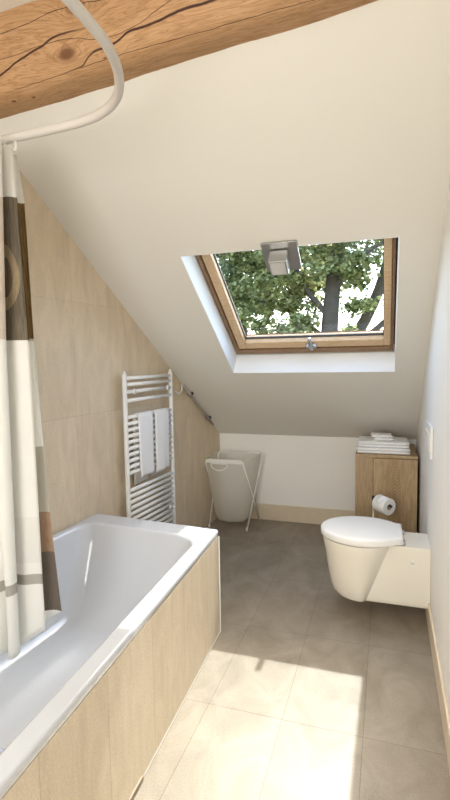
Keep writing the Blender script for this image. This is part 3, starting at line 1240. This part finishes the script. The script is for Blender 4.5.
# ------------------------------------------------------------------ oak cabinet beside the right wall
cab = thing('cabinet', (0, 3.75, 0), 'low brown oak cabinet under the slope behind the toilet', 'cabinet')
CX0, CX1, CY0, CY1, CZ = -.205, .206, 3.50, 4.015, .71
bm = bmesh.new()
box(bm, CX0, CX0 + .018, CY0 + .0225, CY1, 0, CZ - .0205)
box(bm, CX1 - .012, CX1, CY0 + .0225, CY1, 0, CZ - .0205)
box(bm, CX0 + .018, CX1 - .012, CY1 - .01, CY1, .05, CZ - .0205)
box(bm, CX0 + .018, CX1 - .012, CY0 + .03, CY1 - .01, .05, .068)
obj('carcass', bm, M_oak, cab)
bm = bmesh.new()
box(bm, CX0, CX1, CY0, CY1, CZ - .02, CZ)
obj('top_board', bm, M_oak, cab, bevel=.0015)
bm = bmesh.new()
box(bm, CX0, -.085, CY0 + .004, CY0 + .022, 0, CZ - .021)
obj('front_stile', bm, M_oak, cab, bevel=.001)
bm = bmesh.new()
box(bm, -.082, CX1 - .002, CY0 - .002, CY0 + .016, .01, CZ - .024)
obj('door', bm, M_oakdoor, cab, bevel=.001)


# folded towels on the cabinet
def folded(name, x0, x1, y0, y1, z0, z1, layers, label, group, seed, rot=0.0):
    bm = bmesh.new()
    cx, cy = (x0 + x1) / 2, (y0 + y1) / 2
    hh = (z1 - z0) / layers
    for k in range(layers):
        za_, zb2 = z0 + hh * k, z0 + hh * (k + 1)
        loops = []
        # rounded fold profile: outline loops stacked in z
        for t, ins in ((0.0, .010), (.18, .003), (.5, .0), (.82, .003), (1.0, .010)):
            z = za_ + (zb2 - za_) * t
            lp = []
            nn = 7
            xs = [x0 + ins + (x1 - x0 - 2 * ins) * i / nn for i in range(nn + 1)]
            ys = [y0 + ins + (y1 - y0 - 2 * ins) * i / nn for i in range(nn + 1)]
            pts = [(x, y0 + ins) for x in xs[:-1]] + [(x1 - ins, y) for y in ys[:-1]] + [(x, y1 - ins) for x in xs[:0:-1]] + [(x0 + ins, y) for y in ys[:0:-1]]
            for i, (x, y) in enumerate(pts):
                j = noise.noise(Vector((x * 9, y * 9, seed + k * 3.3))) * .005
                zj = noise.noise(Vector((x * 7, y * 7, seed + 20))) * .004 * (z - z0) / (z1 - z0)
                dx, dy = x - cx, y - cy
                ca, sa = math.cos(rot), math.sin(rot)
                lp.append((cx + dx * ca - dy * sa + j, cy + dx * sa + dy * ca + j * .6, z + zj))
            loops.append(lp)
        loft(bm, loops)
    o = obj(name, bm, M_towel, smooth=True, loc=(cx, cy, z0))
    tag(o, label, 'towel', group)
    return o


zt = CZ + .001
folded('bath_towel', -.196, .158, 3.53, 3.80, zt, zt + .040, 2, 'white folded bath towel lying directly on the oak cabinet top', 'folded bath towels on the cabinet', 2)
folded('bath_towel', -.190, .150, 3.54, 3.81, zt + .0425, zt + .082, 2, 'white folded bath towel second from the bottom in the stack on the cabinet',
       'folded bath towels on the cabinet', 7, .02)
folded('face_cloth', -.085, .055, 3.60, 3.74, zt + .0840, zt + .101, 1, 'small white folded face cloth lying upon the two bath towels',
       'folded face cloths on the towel stack', 11, -.06)
folded('face_cloth', -.105, .040, 3.61, 3.745, zt + .1025, zt + .120, 1, 'small white folded face cloth, topmost of the towel stack',
       'folded face cloths on the towel stack', 15, .09)

# ------------------------------------------------------------------ wall-hung toilet
TY = 2.735
toi = thing('toilet', (XR, TY, .09), 'white wall-hung toilet with closed lid on the right wall', 'toilet')


def half_w(x, cx, a, b, hw, xc):
    d = (x - cx) / a
    if x <= cx:
        return b * math.sqrt(max(0.0, 1 - d * d))
    if x >= xc:
        return hw
    ar = (xc - cx) / math.sqrt(1 - (hw / b) ** 2)
    return b * math.sqrt(max(0.0, 1 - ((x - cx) / ar) ** 2))


def outline(z, tip, cx, a, b, hw, xe, n=60):
    near, far = [], []
    xc = -.095 + (z - .09) / .31 * .118
    for i in range(n + 1):
        if i <= 44:
            x = tip + (xc - tip) * (i / 44) ** 1.8
        else:
            x = xc + (xe - xc) * (i - 44) / (n - 44)
        w = half_w(x, cx, a, b, hw, xc)
        near.append((x, TY - w, z))
        far.append((x, TY + w, z))
    return near + far[:0:-1]


bm = bmesh.new()
lv = []
for z, tip, b, hw in ((.086, -.21, .126, .112), (.087, -.235, .138, .115), (.094, -.264, .149, .118), (.110, -.281, .156, .118), (.15, -.295, .165, .118),
                      (.2, -.304, .172, .118), (.26, -.314, .180, .118), (.32, -.322, .186, .118), (.37, -.333, .193, .118), (.395, -.337, .195, .118),
                      (.404, -.336, .194, .116)):
    cx = -.125
    lv.append(outline(z, tip, cx, cx - tip, b, hw, XR - .001))
loft(bm, lv)
obj('bowl', bm, M_ceramic, toi, smooth=True).modifiers.new('es', 'EDGE_SPLIT').split_angle = math.radians(24)
bm = bmesh.new()
c = Vector((.135, TY - .1175, .325))
tube(bm, [c + Vector((0, .004, 0)), c + Vector((0, -.003, 0))], .011, 14)
obj('fixing_cap', bm, M_whiteplastic, toi, smooth=True)


def lid_outline(z, ins, xe=.088, n=34, cxx=-.118):
    a, b, hw = .229 - ins, .203 - ins, .128 - ins
    tip = cxx - a
    near, far = [], []
    for i in range(n + 1):
        t = i / n
        x = tip + (xe - ins * .6 - tip) * (t ** 1.8)
        d = (x - cxx) / a
        el = b * math.sqrt(max(0.0, 1 - d * d)) if abs(d) < 1 else 0
        if x > cxx:
            k = min(1, (x - cxx) / (a * .6))
            el = math.sqrt(max(el * el, (hw * k) ** 2)) if el > hw else hw
        near.append((x, TY - el, z))
        far.append((x, TY + el, z))
    return near + far[:0:-1]


bm = bmesh.new()
loft(bm, [lid_outline(.4045, .022), lid_outline(.4135, .022)])
obj('seat', bm, M_lid, toi, smooth=False)
bm = bmesh.new()
loft(bm, [lid_outline(.413, .004), lid_outline(.4145, .0005), lid_outline(.418, .0), lid_outline(.440, .0), lid_outline(.4465, .004),
          lid_outline(.4495, .012), lid_outline(.4505, .03), lid_outline(.451, .07)])
obj('lid', bm, M_lid, toi, smooth=True)
for dy in (-.085, .085):
    bm = bmesh.new()
    tube(bm, [(.092, TY + dy - .02, .414), (.092, TY + dy + .02, .414)], .010, 12)
    obj('hinge', bm, M_chrome, toi, smooth=True)

# flush plate above the toilet
fp = thing('flush_plate', (XR, 2.725, .86), 'white dual flush plate on the right wall above the toilet', 'flush plate')
bm = bmesh.new()
box(bm, XR - .016, XR - .0005, 2.60, 2.88, .870, 1.035)
obj('plate', bm, M_whiteplastic, fp, bevel=.004)
bm = bmesh.new()
box(bm, XR - .020, XR - .015, 2.625, 2.715, .905, .995)
obj('button', bm, M_whiteplastic, fp, bevel=.003)
bm = bmesh.new()
box(bm, XR - .020, XR - .015, 2.722, 2.855, .905, .995)
obj('button', bm, M_whiteplastic, fp, bevel=.003)

# ------------------------------------------------------------------ toilet roll on a free-standing holder
hp = Vector((-.077, 3.30, 0))
ax = Vector((.075, -.075, -.006)).normalized()
p0 = Vector((-.077, 3.30, .452))
st = thing('toilet_roll_holder', hp, 'slim dark metal toilet roll stand between the toilet and the oak cabinet', 'toilet roll holder')
bm = bmesh.new()
bc = Vector((-.02, 3.26, 0))
loft(bm, [[bc + Vector((rr * math.cos(a * math.pi / 16), rr * math.sin(a * math.pi / 16), z)) for a in range(32)] for rr, z in ((.085, 0), (.085, .006), (.08, .009))])
obj('base', bm, M_chrome, st, smooth=False)
bm = bmesh.new()
tube(bm, [hp + Vector((0, 0, .006)), hp + Vector((0, 0, .468))], .0055, 10)
obj('pole', bm, M_chrome, st, smooth=True)
bm = bmesh.new()
tube(bm, [hp + Vector((0, 0, .447)), hp + Vector((0, 0, .474))], .0095, 12)
obj('collar', bm, M_dark, st, smooth=True)
bm = bmesh.new()
tube(bm, [p0, p0 + ax * .160], .0085, 10)
obj('arm', bm, M_dark, st, smooth=True)
# roll
roll = thing('toilet_roll', p0 + ax * .09, 'white toilet paper roll with folded end above the toilet lid', 'toilet roll')
u_ = ax.cross(Vector((0, 0, 1))).normalized()
v_ = u_.cross(ax).normalized()
rc = p0 + ax * .045 - v_ * .009


def circ(c, rr, n=36):
    return [c + u_ * rr * math.cos(2 * math.pi * k / n) + v_ * rr * math.sin(2 * math.pi * k / n) for k in range(n)]


LEN = .098
bm = bmesh.new()
loft(bm, [circ(rc, .020), circ(rc, .053), circ(rc + ax * .002, .0545), circ(rc + ax * (LEN - .002), .0545), circ(rc + ax * LEN, .053), circ(rc + ax * LEN, .020),
          circ(rc, .020)], False, False)
obj('paper', bm, M_paper, roll, smooth=True).modifiers.new('es', 'EDGE_SPLIT').split_angle = math.radians(40)
bm = bmesh.new()
loft(bm, [circ(rc + ax * .001, .0198), circ(rc + ax * (LEN - .001), .0198), circ(rc + ax * (LEN - .001), .0182), circ(rc + ax * .001, .0182), circ(rc + ax * .001, .0198)], False, False)
obj('core', bm, M_card, roll, smooth=True)
# loose end folded to a point, lying over the front of the roll
bm = bmesh.new()
rows_ = []
for k in range(9):
    a = math.radians(100 - 11 * k)
    rr = .0560 + .0008 * k
    half = (LEN / 2) * (1 - k / 8.6)
    mid = rc + ax * (LEN / 2)
    c = mid + u_ * rr * math.cos(a) + v_ * rr * math.sin(a)
    rows_.append((bm.verts.new(c - ax * half), bm.verts.new(c + ax * half)))
for a, b in zip(rows_, rows_[1:]):
    bm.faces.new((a[0], a[1], b[1], b[0]))
obj('folded_end', bm, M_paper, roll, smooth=True, solid=.0008)


# ------------------------------------------------------------------ trees beyond the roof window
def leaf_mat(name, c1, c2):
    m = bpy.data.materials.new(name)
    m.use_nodes = True
    N, L = m.node_tree.nodes, m.node_tree.links
    N.clear()
    out = N.new('ShaderNodeOutputMaterial')
    g = N.new('ShaderNodeNewGeometry')
    cr = N.new('ShaderNodeValToRGB')
    cr.color_ramp.elements[0].color = c1
    cr.color_ramp.elements[1].color = c2
    L.new(g.outputs['Random Per Island'], cr.inputs[0])
    d = N.new('ShaderNodeBsdfDiffuse')
    t = N.new('ShaderNodeBsdfTranslucent')
    L.new(cr.outputs[0], d.inputs[0])
    L.new(cr.outputs[0], t.inputs[0])
    a = N.new('ShaderNodeMixShader')
    a.inputs[0].default_value = .35
    L.new(d.outputs[0], a.inputs[1])
    L.new(t.outputs[0], a.inputs[2])
    L.new(a.outputs[0], out.inputs[0])
    return m


M_leaf = leaf_mat('leaves', srgb(90, 102, 58), srgb(214, 212, 152))
M_leaf2 = leaf_mat('leaves_cool', srgb(92, 106, 76), srgb(198, 204, 160))
GZ = -4.5
bm = bmesh.new()
box(bm, -40, 30, 5.5, 60, GZ - .2, GZ)
tag(obj('ground', bm, mat('grass_ground', srgb(96, 110, 62), .95, var=.3, vscale=2)), kind='structure')


def tree(x, y, trunk, branches, clusters, leaf, nleaf, size, label, seed):
    rnd = random.Random(seed)
    t = thing('tree', (x, y, GZ), label, 'tree', 'trees beyond the roof window')
    bm = bmesh.new()
    pts = crom([Vector(p) + Vector((x, y, 0)) for p, _ in trunk], 5)
    rs = []
    for i in range(len(trunk) - 1):
        for k in range(5):
            rs.append(trunk[i][1] + (trunk[i + 1][1] - trunk[i][1]) * k / 5)
    rs.append(trunk[-1][1])
    tube(bm, pts, rs, 12)
    obj('trunk', bm, M_trunk, t, smooth=True)
    for br in branches:
        bm = bmesh.new()
        p = crom([Vector(q) + Vector((x, y, 0)) for q, _ in br], 5)
        rr = []
        for i in range(len(br) - 1):
            for k in range(5):
                rr.append(br[i][1] + (br[i + 1][1] - br[i][1]) * k / 5)
        rr.append(br[-1][1])
        tube(bm, p, rr, 8)
        obj('branch', bm, M_trunk, t, smooth=True)
    bm = bmesh.new()
    tot = sum(c[3] ** 2 for c in clusters)
    for (cx, cy, cz, cr_) in clusters:
        subs = []
        for _ in range(int(7 + 16 * cr_)):
            while True:
                v = Vector((rnd.uniform(-1, 1), rnd.uniform(-1, 1), rnd.uniform(-1, 1)))
                if v.length < 1:
                    break
            subs.append(Vector((x + cx + v.x * cr_, y + cy + v.y * cr_, cz + v.z * cr_ * .65)))
        for _ in range(int(nleaf * cr_ ** 2 / tot)):
            q = subs[rnd.randrange(len(subs))]
            sr = .10 + .14 * cr_
            c = q + Vector((rnd.gauss(0, sr * .6), rnd.gauss(0, sr * .6), rnd.gauss(0, sr * .38)))
            d = Vector((rnd.gauss(0, 1), rnd.gauss(0, 1), rnd.gauss(-.3, .6))).normalized()
            n = Vector((rnd.gauss(0, .6), rnd.gauss(0, .6), 1)).normalized()
            s = d.cross(n).normalized()
            l_ = size * rnd.uniform(.6, 1.3)
            w_ = l_ * .33
            q = [c - d * l_ * .5, c + s * w_ - d * l_ * .1, c + s * w_ * .7 + d * l_ * .25, c + d * l_ * .5, c - s * w_ * .7 + d * l_ * .25, c - s * w_ - d * l_ * .1]
            bm.faces.new([bm.verts.new(k) for k in q])
    o = obj('foliage', bm, leaf, t)
    o['kind'] = 'stuff'
    return t


# trunk seen right of the middle
tree(-.95, 9.0,
     [((.1, 0, GZ), .26), ((.02, 0, -1), .20), ((-.05, 0, 1.2), .165), ((.0, 0, 2.4), .14), ((.12, .1, 3.4), .12), ((.3, .2, 4.6), .08), ((.4, .2, 5.6), .03)],
     [[((-.02, 0, 2.1), .06), ((-.42, -.1, 2.6), .045), ((-.7, -.2, 3.2), .035), ((-1.2, -.2, 4.2), .03)],
      [((-.05, 0, 1.7), .045), ((-.7, .3, 2.2), .032), ((-1.1, .5, 2.42), .026), ((-1.75, .4, 2.6), .016)],
      [((.0, 0, 2.5), .06), ((.4, -.2, 3.0), .045), ((.9, -.3, 3.3), .02)]],
     [(-.3, -.2, 3.2, .55), (-1.0, -.2, 2.9, .6), (-1.5, .0, 3.3, .65), (-.6, .2, 2.4, .35), (.45, -.3, 3.0, .45), (.6, .1, 3.6, .6), (-1.9, .1, 2.5, .45),
      (-.3, 0, 4.1, .9), (.8, 0, 4.3, .8), (-1.4, 0, 4.3, .9), (-1.0, -.1, 1.75, .35), (.45, 0, 2.35, .3), (-.45, -.1, 1.95, .35), (-1.4, .1, 2.2, .4), (-.75, .3, 2.6, .5), (.3, .3, 2.75, .4), (.2, .2, 1.8, .2)],
     M_leaf, 19000, .10, 'tree with the thick dark upright trunk right of the middle of the roof window', 3)
# leaning dark limb at the right edge
tree(.30, 10.0,
     [((-1.6, 0, GZ), .22), ((-1.5, 0, -1), .18), ((-1.18, 0, 1.2), .13), ((-.72, 0, 2.1), .11), ((-.42, 0, 2.8), .10), ((-.2, 0, 3.8), .08), ((-.1, 0, 5.0), .03)],
     [[((-1.12, 0, 1.4), .08), ((-.6, .1, 1.85), .065), ((.0, .1, 2.4), .04), ((.5, .1, 2.9), .02)]],
     [(-.3, 0, 3.9, .7), (.3, .1, 3.3, .6), (-.1, .2, 1.7, .3), (-.9, .3, 1.9, .22), (-.75, .2, 1.5, .2), (.4, 0, 4.6, .9)],
     M_leaf, 4500, .1, 'leaning dark forked tree at the right edge of the roof window', 8)
# left tree, cooler foliage
tree(-3.1, 10.5,
     [((0, 0, GZ), .2), ((.02, 0, -1), .16), ((.1, 0, 1.4), .09), ((.05, 0, 2.6), .07), ((.0, .1, 4.0), .05), ((.1, .1, 5.2), .02)],
     [[((.08, 0, 1.3), .05), ((.6, 0, 2.2), .04), ((.95, 0, 3.0), .03), ((1.2, 0, 3.8), .015)],
      [((.05, 0, 2.2), .04), ((-.5, .1, 2.9), .03), ((-1.0, .1, 3.6), .015)]],
     [(-.6, 0, 2.2, .6), (-.5, 0, 3.3, .9), (.4, 0, 3.7, .9), (-.3, .1, 1.5, .5), (.5, 0, 1.55, .4), (1.1, 0, 2.0, .3), (0, 0, 4.7, 1.0), (.6, .1, 2.7, .4), (-1.2, 0, 2.8, .8)],
     M_leaf2, 19000, .11, 'slender bluish green tree filling the left of the roof window', 21)
# farther crowns showing between
tree(-3.2, 17.0,
     [((0, 0, GZ), .3), ((0, 0, 0), .2), ((.1, 0, 3.0), .12), ((.1, 0, 5.0), .05)],
     [],
     [(-2.2, 0, 1.9, 1.0), (-.8, 0, 1.6, .9), (.4, 0, 1.5, .8), (1.5, 0, 1.5, .7), (2.6, 0, 1.6, .7), (-1.0, 0, 3.6, 1.2), (.9, 0, 4.4, 1.2)],
     M_leaf2, 6500, .2, 'farther pale green tree seen low between the nearer trunks', 33)
